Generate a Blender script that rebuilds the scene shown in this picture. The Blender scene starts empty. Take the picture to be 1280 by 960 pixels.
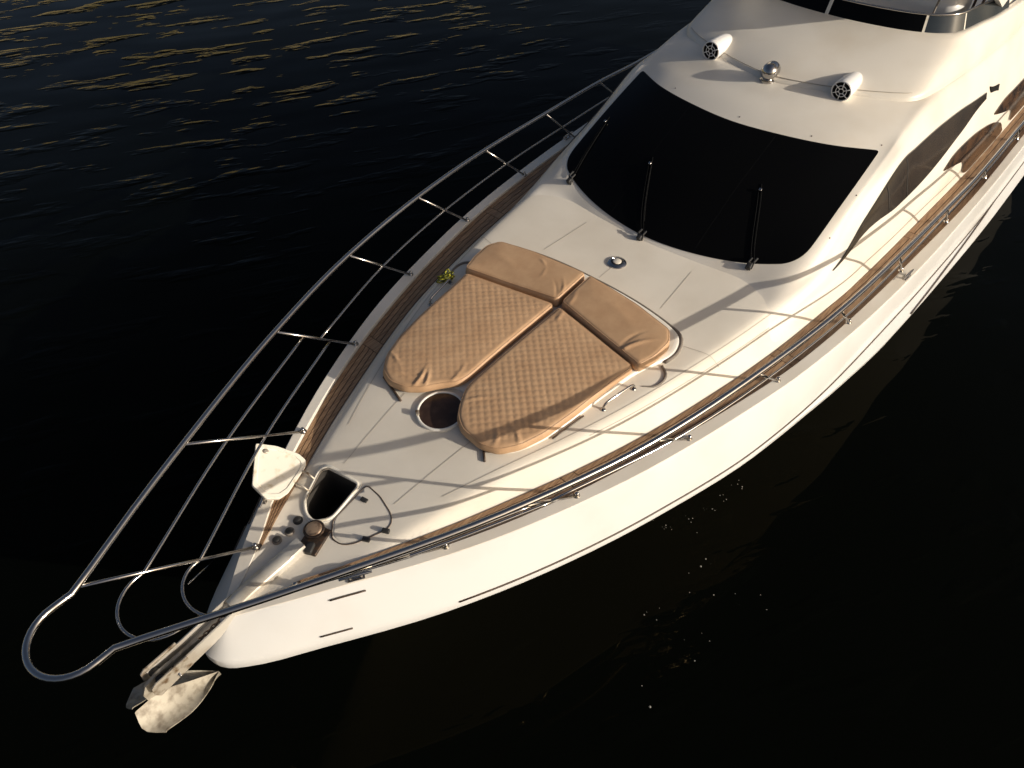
import bpy, bmesh, math, random
import numpy as np
from mathutils import Vector, Matrix
from mathutils.geometry import delaunay_2d_cdt
random.seed(7); rng = np.random.default_rng(7)
scene = bpy.context.scene
COL = scene.collection

# ------------------------------------------------------------------ camera
CAM_LOC = (0.110, 3.0, 6.65)
fwd = Vector((-0.514127, -0.440671, -0.735855)).normalized()
right = fwd.cross(Vector((0, 0, 1))).normalized()
up = right.cross(fwd)
cam_d = bpy.data.cameras.new('camera'); cam = bpy.data.objects.new('camera', cam_d); COL.objects.link(cam)
cam.matrix_world = Matrix(((right.x, up.x, -fwd.x, CAM_LOC[0]), (right.y, up.y, -fwd.y, CAM_LOC[1]), (right.z, up.z, -fwd.z, CAM_LOC[2]), (0, 0, 0, 1)))
cam_d.sensor_width = 36; cam_d.lens = 888 / 1280 * 36; cam_d.clip_end = 20000; cam_d.clip_start = .05
scene.camera = cam
# ------------------------------------------------------------------ light
SUN_EL, SUN_AZ = math.radians(19.0), math.radians(106.0)      # azimuth from +X (bow) towards +Y (port)
sdir = Vector((math.cos(SUN_EL) * math.cos(SUN_AZ), math.cos(SUN_EL) * math.sin(SUN_AZ), math.sin(SUN_EL)))
w = bpy.data.worlds.new('World'); scene.world = w; w.use_nodes = True
nt = w.node_tree; bg = nt.nodes['Background']
sky = nt.nodes.new('ShaderNodeTexSky'); sky.sky_type = 'NISHITA'; sky.sun_disc = False
sky.sun_elevation = SUN_EL; sky.sun_rotation = math.atan2(sdir.x, sdir.y)
sky.air_density = 0.7; sky.dust_density = 5.0; sky.ozone_density = 0.3
nt.links.new(sky.outputs[0], bg.inputs[0]); bg.inputs[1].default_value = 0.085
sl = bpy.data.lights.new('sun', 'SUN'); sl.energy = 4.2; sl.angle = math.radians(0.5); sl.color = (1.0, 0.92, 0.80)
so = bpy.data.objects.new('sun', sl); COL.objects.link(so)
so.rotation_euler = sdir.to_track_quat('Z', 'Y').to_euler(); so.location = (0, 20, 10)
scene.view_settings.view_transform = 'Standard'; scene.view_settings.look = 'None'
scene.view_settings.exposure = 0.0; scene.view_settings.gamma = 1.0; scene.view_settings.use_curve_mapping = False

# ------------------------------------------------------------------ materials
def mat(name, col, rough=.5, metal=0., spec=.5, coat=0., noise=None, bump=None, trans=0., ior=1.5, alpha=1.):
    """noise=(scale, colour2, lo, hi, detail) mottles the colour; bump=(scale, strength, distance)"""
    m = bpy.data.materials.new(name); m.use_nodes = True
    n = m.node_tree.nodes; l = m.node_tree.links; b = n['Principled BSDF']
    b.inputs['Base Color'].default_value = (*col, 1); b.inputs['Roughness'].default_value = rough
    b.inputs['Metallic'].default_value = metal; b.inputs['Specular IOR Level'].default_value = spec
    b.inputs['Coat Weight'].default_value = coat; b.inputs['Coat Roughness'].default_value = .08
    b.inputs['Transmission Weight'].default_value = trans; b.inputs['IOR'].default_value = ior
    tc = n.new('ShaderNodeTexCoord')
    if noise:
        t = n.new('ShaderNodeTexNoise'); t.inputs['Scale'].default_value = noise[0]; t.inputs['Detail'].default_value = noise[4]
        l.new(tc.outputs['Object'], t.inputs['Vector'])
        r = n.new('ShaderNodeMapRange'); r.inputs[1].default_value = noise[2]; r.inputs[2].default_value = noise[3]
        l.new(t.outputs[0], r.inputs[0])
        mx = n.new('ShaderNodeMix'); mx.data_type = 'RGBA'; mx.inputs[6].default_value = (*col, 1); mx.inputs[7].default_value = (*noise[1], 1)
        l.new(r.outputs[0], mx.inputs[0]); l.new(mx.outputs[2], b.inputs['Base Color'])
    if bump:
        t2 = n.new('ShaderNodeTexNoise'); t2.inputs['Scale'].default_value = bump[0]; t2.inputs['Detail'].default_value = 4
        l.new(tc.outputs['Object'], t2.inputs['Vector'])
        bp = n.new('ShaderNodeBump'); bp.inputs['Strength'].default_value = bump[1]; bp.inputs['Distance'].default_value = bump[2]
        l.new(t2.outputs[0], bp.inputs['Height']); l.new(bp.outputs[0], b.inputs['Normal'])
    return m

M = {}
M['gelcoat'] = mat('gelcoat', (.80, .765, .69), .28, spec=.4, noise=(2.2, (.71, .67, .585), .45, .8, 6))
M['hull_white'] = mat('hull_white', (.70, .69, .665), .25, spec=.45, coat=.2, noise=(1.3, (.63, .61, .57), .45, .8, 8))
M['cabin_cream'] = mat('cabin_cream', (.765, .715, .63), .38, spec=.4, noise=(1.6, (.69, .625, .525), .42, .75, 8))
M['nonskid'] = mat('nonskid', (.76, .70, .60), .6, spec=.3, noise=(1.6, (.675, .61, .51), .42, .75, 9), bump=(260, .25, .002))
M['cream'] = mat('cream', (.80, .75, .64), .45, noise=(14, (.55, .45, .28), .56, .8, 6))
M['caulk'] = mat('caulk', (.035, .022, .015), .7)
M['steel'] = mat('steel', (.45, .43, .41), .16, metal=1.0)
M['steel_worn'] = mat('steel_worn', (.50, .45, .37), .45, metal=.45, noise=(16, (.16, .10, .05), .48, .68, 8), bump=(60, .15, .003))
M['galvanised'] = mat('galvanised', (.37, .335, .27), .6, metal=.25, noise=(17, (.19, .16, .12), .45, .7, 10), bump=(50, .2, .004))
M['dark_iron'] = mat('dark_iron', (.05, .036, .028), .5, metal=.5, noise=(30, (.10, .055, .03), .5, .7, 5))
M['chrome_worn'] = mat('chrome_worn', (.58, .545, .48), .38, metal=.35, noise=(5, (.42, .37, .30), .45, .75, 6))
M['bronze'] = mat('bronze', (.34, .24, .16), .4, metal=.4, noise=(20, (.10, .06, .04), .5, .7, 6))
M['chain'] = mat('chain', (.16, .12, .09), .5, metal=.8, noise=(40, (.22, .10, .04), .5, .7, 4))
M['glass'] = mat('glass', (.003, .003, .003), .07, spec=.08)
M['glass_side'] = mat('glass_side', (.026, .020, .016), .12, spec=.5, noise=(3, (.04, .03, .022), .4, .7, 3))
M['glass_brown'] = mat('glass_brown', (.075, .038, .018), .15, spec=.5, noise=(6, (.02, .012, .008), .45, .6, 2))
M['glass_clear'] = mat('glass_clear', (.03, .038, .045), .08, spec=.4)
M['lens'] = mat('lens', (.045, .026, .018), .25, spec=.4, noise=(12, (.075, .045, .03), .4, .7, 4))
M['rubber'] = mat('rubber', (.02, .019, .018), .6)
M['wiper_black'] = mat('wiper_black', (.006, .006, .006), .7, spec=.1)
M['gasket'] = mat('gasket', (.20, .17, .14), .7)
M['seam'] = mat('seam', (.50, .45, .38), .7)
M['white_paint'] = mat('white_paint', (.82, .80, .77), .3, coat=.3)
M['foam'] = mat('foam', (.22, .21, .19), .6)
M['stripe'] = mat('stripe', (.07, .045, .03), .5)
M['dark'] = mat('dark', (.012, .011, .010), .8, spec=.1)
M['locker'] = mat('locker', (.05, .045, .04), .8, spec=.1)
M['rope'] = mat('rope', (.55, .50, .03), .8, noise=(60, (.05, .06, .02), .42, .55, 2), bump=(200, .5, .004))

def teak_mat():
    m = bpy.data.materials.new('teak'); m.use_nodes = True
    n = m.node_tree.nodes; l = m.node_tree.links; b = n['Principled BSDF']
    tc = n.new('ShaderNodeTexCoord'); mp = n.new('ShaderNodeMapping'); mp.inputs['Scale'].default_value = (6, 70, 70)
    l.new(tc.outputs['Object'], mp.inputs['Vector'])
    t = n.new('ShaderNodeTexNoise'); t.inputs['Scale'].default_value = 1.0; t.inputs['Detail'].default_value = 6
    l.new(mp.outputs[0], t.inputs['Vector'])
    cr = n.new('ShaderNodeValToRGB'); cr.color_ramp.elements[0].position = .3; cr.color_ramp.elements[1].position = .75
    cr.color_ramp.elements[0].color = (.185, .10, .052, 1); cr.color_ramp.elements[1].color = (.44, .28, .155, 1)
    l.new(t.outputs[0], cr.inputs[0])
    oi = n.new('ShaderNodeObjectInfo'); hs = n.new('ShaderNodeHueSaturation')
    mr = n.new('ShaderNodeMapRange'); mr.inputs[3].default_value = .8; mr.inputs[4].default_value = 1.15
    l.new(oi.outputs['Random'], mr.inputs[0]); l.new(mr.outputs[0], hs.inputs['Value']); l.new(cr.outputs[0], hs.inputs['Color'])
    l.new(hs.outputs[0], b.inputs['Base Color']); b.inputs['Roughness'].default_value = .6
    bp = n.new('ShaderNodeBump'); bp.inputs['Strength'].default_value = .25; bp.inputs['Distance'].default_value = .002
    l.new(t.outputs[0], bp.inputs['Height']); l.new(bp.outputs[0], b.inputs['Normal'])
    return m
M['teak'] = teak_mat()

def vinyl_mat():
    m = bpy.data.materials.new('tan_vinyl'); m.use_nodes = True
    n = m.node_tree.nodes; l = m.node_tree.links; b = n['Principled BSDF']
    tc = n.new('ShaderNodeTexCoord')
    t = n.new('ShaderNodeTexNoise'); t.inputs['Scale'].default_value = 5; t.inputs['Detail'].default_value = 7; t.inputs['Roughness'].default_value = .65
    l.new(tc.outputs['Object'], t.inputs['Vector'])
    cr = n.new('ShaderNodeValToRGB'); cr.color_ramp.elements[0].position = .3; cr.color_ramp.elements[1].position = .72
    cr.color_ramp.elements[0].color = (.46, .28, .155, 1); cr.color_ramp.elements[1].color = (.57, .37, .215, 1)
    l.new(t.outputs[0], cr.inputs[0]); l.new(cr.outputs[0], b.inputs['Base Color'])
    b.inputs['Roughness'].default_value = .48; b.inputs['Specular IOR Level'].default_value = .4
    t2 = n.new('ShaderNodeTexNoise'); t2.inputs['Scale'].default_value = 350; l.new(tc.outputs['Object'], t2.inputs['Vector'])
    bp = n.new('ShaderNodeBump'); bp.inputs['Strength'].default_value = .2; bp.inputs['Distance'].default_value = .001
    l.new(t2.outputs[0], bp.inputs['Height']); l.new(bp.outputs[0], b.inputs['Normal'])
    return m
M['vinyl'] = vinyl_mat()

def water_mat():
    m = bpy.data.materials.new('sea_water'); m.use_nodes = True
    n = m.node_tree.nodes; l = m.node_tree.links; b = n['Principled BSDF']
    b.inputs['Base Color'].default_value = (.0012, .0016, .0012, 1); b.inputs['Roughness'].default_value = .04
    b.inputs['IOR'].default_value = 1.333; b.inputs['Specular IOR Level'].default_value = .075
    tc = n.new('ShaderNodeTexCoord')
    def nz(scale, rot, sx, sy, det):
        mp = n.new('ShaderNodeMapping'); mp.vector_type = 'TEXTURE'; mp.inputs['Rotation'].default_value = (0, 0, rot); mp.inputs['Scale'].default_value = (sx, sy, 1)
        l.new(tc.outputs['Object'], mp.inputs['Vector'])
        t = n.new('ShaderNodeTexNoise'); t.inputs['Scale'].default_value = scale; t.inputs['Detail'].default_value = det
        l.new(mp.outputs[0], t.inputs['Vector']); return t.outputs[0]
    b.inputs['Specular Tint'].default_value = (1, .76, .36, 1)
    a = nz(.5, 2.6, 2, 1, 2); c = nz(2.3, 2.62, 3.2, 1, 3.5); e = nz(.16, 0, 1, 1, 2)
    sb = n.new('ShaderNodeMath'); sb.operation = 'SUBTRACT'; l.new(c, sb.inputs[0]); sb.inputs[1].default_value = .55
    mxn = n.new('ShaderNodeMath'); mxn.operation = 'MAXIMUM'; l.new(sb.outputs[0], mxn.inputs[0]); mxn.inputs[1].default_value = 0
    sx = n.new('ShaderNodeSeparateXYZ'); l.new(tc.outputs['Object'], sx.inputs[0])
    lee = n.new('ShaderNodeMapRange'); lee.inputs[1].default_value = -5; lee.inputs[2].default_value = -16; lee.inputs[3].default_value = .12; lee.inputs[4].default_value = 1.0
    l.new(sx.outputs[1], lee.inputs[0])          # calmer in the lee of the boat, wind ripples further off
    gust = n.new('ShaderNodeMapRange'); gust.inputs[1].default_value = .40; gust.inputs[2].default_value = .60; gust.inputs[3].default_value = .35; gust.inputs[4].default_value = 1.25
    l.new(e, gust.inputs[0])
    m1 = n.new('ShaderNodeMath'); m1.operation = 'MULTIPLY'; l.new(lee.outputs[0], m1.inputs[0]); l.new(gust.outputs[0], m1.inputs[1])
    ml = n.new('ShaderNodeMath'); ml.operation = 'MULTIPLY'; l.new(mxn.outputs[0], ml.inputs[0]); l.new(m1.outputs[0], ml.inputs[1])
    m3 = n.new('ShaderNodeMath'); m3.operation = 'MULTIPLY'; l.new(ml.outputs[0], m3.inputs[0]); m3.inputs[1].default_value = 1.35
    ad = n.new('ShaderNodeMath'); ad.operation = 'MULTIPLY_ADD'; l.new(a, ad.inputs[0]); ad.inputs[1].default_value = .16; l.new(m3.outputs[0], ad.inputs[2])
    bp = n.new('ShaderNodeBump'); bp.inputs['Strength'].default_value = 1.0; bp.inputs['Distance'].default_value = .30
    l.new(ad.outputs[0], bp.inputs['Height']); l.new(bp.outputs[0], b.inputs['Normal'])
    return m
M['water'] = water_mat()

# ------------------------------------------------------------------ helpers
YLOC = Vector((-5.0, 0, 0))
def link(name, me, m=None, parent=None, smooth=True):
    o = bpy.data.objects.new(name, me); COL.objects.link(o)
    if m is not None: me.materials.append(M[m] if isinstance(m, str) else m)
    if smooth:
        for p in me.polygons: p.use_smooth = True
    if parent is not None:
        o.parent = parent
        if parent.type == 'EMPTY': o.location = -parent.location
    return o
def tag(o, label=None, cat=None, group=None, kind=None):
    if label: o['label'] = label
    if cat: o['category'] = cat
    if group: o['group'] = group
    if kind: o['kind'] = kind
    return o
def empty(name, loc):
    o = bpy.data.objects.new(name, None); COL.objects.link(o); o.location = loc; o.empty_display_size = .3; return o
class MB:
    def __init__(s): s.v = []; s.f = []
    def add(s, v, f):
        k = len(s.v); s.v += [tuple(map(float, p)) for p in v]; s.f += [tuple(i + k for i in q) for q in f]; return s
    def grid(s, P, flip=False):
        P = np.asarray(P, float); a, b = P.shape[:2]
        f = [(i * b + j, i * b + j + 1, (i + 1) * b + j + 1, (i + 1) * b + j) for i in range(a - 1) for j in range(b - 1)]
        if flip: f = [q[::-1] for q in f]
        return s.add(P.reshape(-1, 3), f)
    def tube(s, pts, r, n=10, closed=False, cap=True):
        pts = [Vector(p) for p in pts]; N = len(pts)
        rr = r if hasattr(r, '__len__') else [r] * N
        T = []
        for i in range(N):
            a = pts[(i - 1) % N] if (closed or i > 0) else pts[0]; b = pts[(i + 1) % N] if (closed or i < N - 1) else pts[-1]
            T.append((b - a).normalized())
        u = T[0].orthogonal().normalized(); ring = []
        for i in range(N):
            u = (u - T[i] * u.dot(T[i])).normalized(); v = T[i].cross(u)
            ring.append([pts[i] + (u * math.cos(2 * math.pi * k / n) + v * math.sin(2 * math.pi * k / n)) * rr[i] for k in range(n)])
        vs = [tuple(p) for q in ring for p in q]; f = []
        for i in range(N if closed else N - 1):
            j = (i + 1) % N
            for k in range(n): f.append((i * n + k, i * n + (k + 1) % n, j * n + (k + 1) % n, j * n + k))
        if cap and not closed: f.append(tuple(range(n))[::-1]); f.append(tuple((N - 1) * n + k for k in range(n)))
        return s.add(vs, f)
    def box(s, c, size, R=None, bev=0.):
        bm = bmesh.new(); bmesh.ops.create_cube(bm, size=1)
        for v in bm.verts: v.co = Vector((v.co.x * size[0], v.co.y * size[1], v.co.z * size[2]))
        if bev: bmesh.ops.bevel(bm, geom=bm.edges[:], offset=bev, segments=3, affect='EDGES', profile=.5)
        R = R or Matrix.Identity(3); c = Vector(c)
        bm.verts.index_update(); v = [tuple(R @ q.co + c) for q in bm.verts]; f = [tuple(x.index for x in p.verts) for p in bm.faces]
        bm.free(); return s.add(v, f)
    def lathe(s, c, prof, n=32, R=None, cap=True):
        """prof: list of (radius, height) along local z"""
        R = R or Matrix.Identity(3); c = Vector(c); vs = []; f = []
        for (r, h) in prof:
            for k in range(n): vs.append(tuple(R @ Vector((r * math.cos(2 * math.pi * k / n), r * math.sin(2 * math.pi * k / n), h)) + c))
        for i in range(len(prof) - 1):
            for k in range(n): f.append((i * n + k, i * n + (k + 1) % n, (i + 1) * n + (k + 1) % n, (i + 1) * n + k))
        if cap:
            if prof[0][0] > 1e-4: f.append(tuple(range(n))[::-1])
            if prof[-1][0] > 1e-4: f.append(tuple((len(prof) - 1) * n + k for k in range(n)))
        return s.add(vs, f)
    def prism(s, poly, z0, z1, R=None, c=(0, 0, 0)):
        n = len(poly); R = R or Matrix.Identity(3); c = Vector(c)
        v = [tuple(R @ Vector((p[0], p[1], z0)) + c) for p in poly] + [tuple(R @ Vector((p[0], p[1], z1)) + c) for p in poly]
        f = [tuple(range(n))[::-1], tuple(range(n, 2 * n))] + [(i, (i + 1) % n, n + (i + 1) % n, n + i) for i in range(n)]
        return s.add(v, f)
    def build(s, name, m, parent=None, smooth=True, angle=None, fix=True):
        me = bpy.data.meshes.new(name); me.from_pydata(s.v, [], s.f); me.update()
        if fix:
            bm = bmesh.new(); bm.from_mesh(me); bmesh.ops.remove_doubles(bm, verts=bm.verts, dist=1e-5); bmesh.ops.recalc_face_normals(bm, faces=bm.faces); bm.to_mesh(me); bm.free()
        o = link(name, me, m, parent, smooth)
        if smooth and angle is not None: me.set_sharp_from_angle(angle=math.radians(angle))
        return o
def arc_pts(pts, n=8):
    """Catmull-Rom through pts"""
    P = np.asarray(pts, float); Q = np.vstack([2 * P[0] - P[1], P, 2 * P[-1] - P[-2]]); out = []
    for i in range(len(P) - 1):
        a, b, c, d = Q[i:i + 4]
        for k in range(n):
            t = k / n; out.append(.5 * ((2 * b) + (c - a) * t + (2 * a - 5 * b + 4 * c - d) * t * t + (3 * b - a - 3 * c + d) * t ** 3))
    out.append(P[-1]); return np.array(out)

#--SURF
def pchip(pts):
    x = np.array([p[0] for p in pts], float); y = np.array([p[1] for p in pts], float)
    h = np.diff(x); d = np.diff(y) / h; m = np.zeros(len(x)); m[0] = d[0]; m[-1] = d[-1]
    for i in range(1, len(x) - 1):
        if d[i - 1] * d[i] > 0:
            w1 = 2 * h[i] + h[i - 1]; w2 = h[i] + 2 * h[i - 1]; m[i] = (w1 + w2) / (w1 / d[i - 1] + w2 / d[i])
    def f(q):
        q = np.clip(np.asarray(q, float), x[0], x[-1]); i = np.clip(np.searchsorted(x, q) - 1, 0, len(x) - 2)
        t = (q - x[i]) / h[i]; t2 = t * t; t3 = t2 * t
        return (2 * t3 - 3 * t2 + 1) * y[i] + (t3 - 2 * t2 + t) * h[i] * m[i] + (-2 * t3 + 3 * t2) * y[i + 1] + (t3 - t2) * h[i] * m[i + 1]
    return f
# half breadths and heights against q = -x
yC = pchip([(.20, 0), (.235, .035), (.34, .11), (.63, .32), (.89, .49), (1.58, .912), (2.04, 1.15), (2.68, 1.425), (3.25, 1.63), (4.22, 1.895), (5.04, 2.075), (5.93, 2.21), (7.0, 2.32), (8.25, 2.40), (11, 2.48), (15, 2.5)])
zC = pchip([(.20, 1.80), (.34, 1.82), (.63, 1.86), (.9, 1.88), (3, 1.89), (4.2, 1.865), (5, 1.84), (6, 1.81), (8, 1.77), (15, 1.72)])
yO = pchip([(.20, 0), (.40, .07), (.68, .215), (1.23, .62), (1.65, .85), (2.12, 1.08), (2.8, 1.352), (3.6, 1.607), (4.15, 1.757), (5.24, 1.995), (6.37, 2.135), (7.5, 2.225), (9.8, 2.36), (15, 2.42)])
yI = pchip([(.20, 0), (.40, .06), (.66, .18), (.88, .295), (1.455, .573), (1.78, .727), (2.43, .996), (3.0, 1.213), (3.5, 1.373), (4.46, 1.60), (4.91, 1.687), (5.45, 1.773), (6.28, 1.872), (6.6, 1.907), (8.19, 2.005), (10.4, 2.11), (15, 2.2)])
zI = pchip([(.20, 1.797), (.4, 1.825), (.68, 1.855), (1.0, 1.850), (1.5, 1.846), (3.2, 1.845), (4.2, 1.822), (5, 1.798), (6.2, 1.77), (8, 1.73), (15, 1.68)])
zc = pchip([(.2, 1.797), (.5, 1.832), (1.06, 1.838), (1.3, 1.862), (1.6, 1.92), (2.0, 1.99), (2.4, 2.04), (2.7, 2.06), (3.5, 2.09), (4.2, 2.10), (5, 2.11), (5.5, 2.12), (15, 2.12)])
yK = pchip([(0, 0), (.008, .05), (.035, .125), (.13, .23), (.6, .55), (1.42, 1.04), (2.3, 1.44), (3.21, 1.76), (4.44, 2.10), (5.63, 2.275), (6.72, 2.36), (8.2, 2.45), (10.3, 2.53), (15, 2.58)])
zK = pchip([(0, 1.555), (.6, 1.54), (1.42, 1.50), (2.3, 1.45), (3.2, 1.40), (4.4, 1.375), (5.6, 1.35), (8.2, 1.30), (15, 1.22)])
wR = pchip([(0, .006), (2.3, .012), (4, .018), (5.1, .028), (5.8, .06), (6.8, .105), (15, .105)])
yW = pchip([(1.5, 0), (2.0, .12), (3, .40), (4.2, .75), (6, 1.2), (8, 1.55), (10, 1.75), (15, 1.95)])
def deckz(x, y):
    q = -np.asarray(x, float); yi = np.maximum(yI(q), 1e-4); ay = np.abs(np.asarray(y, float)); t = np.minimum(ay / yi, 1)
    zi = zI(q); dz = zc(q) - zi; top = zc(q) - .10 * dz * t * t
    d = np.maximum(yi - ay, 0); ws = .70 * dz + .01; r = .035
    sp = lambda v: .5 * (v + np.sqrt(v * v + r * r))
    h = np.clip(sp(ws - d) / sp(ws), 0, 1)
    return np.where(ay < yi, top - (top - zi) * h, zi)
# superstructure control grid, columns from centre to base, rows from the foot of the windscreen aft
G = np.array([
 [(-5.28,0,2.085),(-5.36,.55,2.085),(-5.57,1.05,2.07),(-5.84,1.42,2.04),(-5.97,1.58,2.00),(-6.03,1.68,1.96),(-6.08,1.75,1.92),(-6.12,1.82,1.87),(-6.15,1.88,1.79)],
 [(-5.57,0,2.135),(-5.64,.55,2.145),(-5.80,1.05,2.18),(-6.02,1.47,2.25),(-6.20,1.64,2.205),(-6.28,1.73,2.14),(-6.34,1.79,2.06),(-6.4,1.86,1.96),(-6.45,1.95,1.79)],
 [(-6.30,0,2.55),(-6.38,.55,2.555),(-6.55,1.05,2.56),(-6.80,1.485,2.555),(-6.88,1.60,2.515),(-7.0,1.70,2.43),(-7.0,1.80,2.24),(-7.0,1.89,2.04),(-7.0,1.98,1.77)],
 [(-7.10,0,2.87),(-7.17,.55,2.87),(-7.33,1.05,2.86),(-7.60,1.475,2.835),(-7.64,1.585,2.82),(-7.67,1.70,2.72),(-7.62,1.85,2.31),(-7.6,1.94,2.05),(-7.6,2.01,1.75)],
 [(-7.50,0,2.99),(-7.57,.55,2.985),(-7.75,1.05,2.97),(-7.98,1.45,2.94),(-8.05,1.59,2.90),(-8.12,1.715,2.72),(-8.18,1.875,2.32),(-8.2,1.97,2.05),(-8.2,2.04,1.73)],
 [(-8.00,0,3.075),(-8.05,.55,3.07),(-8.3,1.05,3.06),(-8.55,1.43,3.03),(-8.6,1.60,2.98),(-8.62,1.74,2.72),(-8.7,1.89,2.36),(-8.7,2.01,2.07),(-8.7,2.08,1.73)],
 [(-9.2,0,3.08),(-9.2,.55,3.08),(-9.3,1.05,3.07),(-9.35,1.46,3.05),(-9.38,1.65,2.99),(-9.3,1.785,2.72),(-9.38,1.895,2.46),(-9.4,2.06,2.12),(-9.4,2.11,1.72)],
 [(-10.1,0,3.08),(-10.1,.55,3.08),(-10.1,1.05,3.07),(-10.15,1.5,3.05),(-10.2,1.71,2.98),(-10.1,1.855,2.69),(-10.12,1.905,2.55),(-10.2,2.09,2.15),(-10.2,2.14,1.71)],
 [(-11.5,0,3.08),(-11.5,.55,3.08),(-11.5,1.05,3.07),(-11.5,1.55,3.05),(-11.5,1.76,2.98),(-11.5,1.90,2.70),(-11.5,1.97,2.54),(-11.5,2.13,2.15),(-11.5,2.17,1.70)],
 [(-14.5,0,3.08),(-14.5,.55,3.08),(-14.5,1.05,3.07),(-14.5,1.58,3.05),(-14.5,1.80,2.98),(-14.5,1.92,2.70),(-14.5,2.0,2.54),(-14.5,2.14,2.15),(-14.5,2.19,1.70)]], float)
for _j, (_x, _y) in enumerate([(-5.42,0),(-5.49,.55),(-5.58,1.02),(-5.50,1.34),(-5.34,1.49),(-5.24,1.565),(-5.20,1.61),(-5.18,1.66),(-5.16,1.725)]):
    G[0, _j] = (_x, _y, float(deckz(_x, _y)) - (.010 if _j < 3 else .005))
for _i in range(1, len(G)):
    _x = G[_i, 8, 0]; G[_i, 8] = (_x, float(yI(-_x)), float(zI(-_x)) - .02)
    G[_i, 7, 1] = min(G[_i, 7, 1], float(yI(-_x)) - .035)
def mirror(g):
    m = g[:, :0:-1].copy(); m[..., 1] *= -1; return np.concatenate([m, g], 1)
def cr_w(t): return .5 * np.array([-t + 2 * t * t - t ** 3, 2 - 5 * t * t + 3 * t ** 3, t + 4 * t * t - 3 * t ** 3, -t * t + t ** 3])
class Surf:
    def __init__(s, g, flat=False):
        s.g = mirror(g); s.nr, s.nc = s.g.shape[:2]; s.off = g.shape[1] - 1
        e = np.concatenate([2 * s.g[:1] - s.g[1:2], s.g, 2 * s.g[-1:] - s.g[-2:-1]], 0)
        if flat: e[0, :, 2] = e[2, :, 2] - .004        # leaves the deck tangentially
        s.e = np.concatenate([2 * e[:, :1] - e[:, 1:2], e, 2 * e[:, -1:] - e[:, -2:-1]], 1)
    def __call__(s, u, v):
        v = v + s.off; i = int(min(max(math.floor(u), 0), s.nr - 2)); j = int(min(max(math.floor(v), 0), s.nc - 2))
        return np.einsum('i,j,ijk->k', cr_w(u - i), cr_w(v - j), s.e[i:i + 4, j:j + 4])
    def nrm(s, u, v, h=.01):
        a = s(u + h, v) - s(u - h, v); b = s(u, v + h) - s(u, v - h); n = np.cross(b, a); n /= np.linalg.norm(n)
        return n if n[2] + .3 * np.sign(v) * n[1] > 0 else -n
    def off_pt(s, u, v, d): return s(u, v) + s.nrm(u, v) * d
S = Surf(G, True)
# flybridge coaming control grid: rows base, middle, top edge, inner lip, inner foot
fb_b = [(-7.84,0),(-7.93,.43),(-8.10,.85),(-8.33,1.25),(-8.53,1.45),(-8.82,1.53),(-9.4,1.61),(-10.2,1.68),(-11.5,1.75),(-14.5,1.78)]
fb_t = [(-9.10,0),(-9.12,.4),(-9.19,.8),(-9.29,1.08),(-9.42,1.30),(-9.63,1.43),(-10.1,1.525),(-10.6,1.62),(-11.6,1.69),(-14.5,1.72)]
def fbrow(k, z, f): return [(b[0] * (1 - f) + t[0] * f, b[1] * (1 - f) + t[1] * f, z) for b, t in zip(fb_b, fb_t)]
def inward(d, z): return [(t[0] - d * (1 if i < 5 else .7 if i == 5 else .2), max(t[1] - (d if i > 3 else d * i / 4 * .6), 0) if t[1] else 0, z) for i, t in enumerate(fb_t)]
FBG = np.array([fbrow(0, 3.03, -.03), fbrow(0, 3.10, .04), fbrow(0, 3.23, .38), fbrow(0, 3.345, .80), fbrow(0, 3.40, 1.0), inward(.05, 3.405), inward(.09, 3.37), inward(.10, 3.12)], float)
FB = Surf(FBG)
#--END

# ------------------------------------------------------------------ sea
mb = MB(); R_ = 6000.
mb.grid([[(-R_, -R_, 0), (R_, -R_, 0)], [(-R_, R_, 0), (R_, R_, 0)]])
tag(mb.build('sea', 'water', smooth=False, fix=False), kind='structure')

# the sunlit bank across the water, out of frame to starboard: only its reflection shows in the ripples
M['bank'] = mat('dry_bank', (.50, .41, .20), .9, spec=.1, noise=(.12, (.26, .22, .09), .4, .65, 6))
rows = []
for x in np.arange(-420, 421, 14.):
    r = []
    for t in np.linspace(0, 1, 9):
        y = -70 - 60 * t - 12 * math.sin(x * .013) - 6 * math.sin(x * .041 + 1)
        r.append((x, y, -1 + 15 * t ** .75 + t * (4 * math.sin(x * .021 + 2) + 2.5 * math.sin(x * .067) + rng.uniform(-.8, .8))))
    rows.append(r + [(x, r[-1][1] - 40, -1)])
tag(MB().grid(rows).build('shore', 'bank', None), kind='structure')

# ------------------------------------------------------------------ yacht
yacht = empty('motor_yacht', YLOC)
tag(yacht, 'white motor yacht with black windscreen and tan sun pads on its foredeck', 'yacht')

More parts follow.
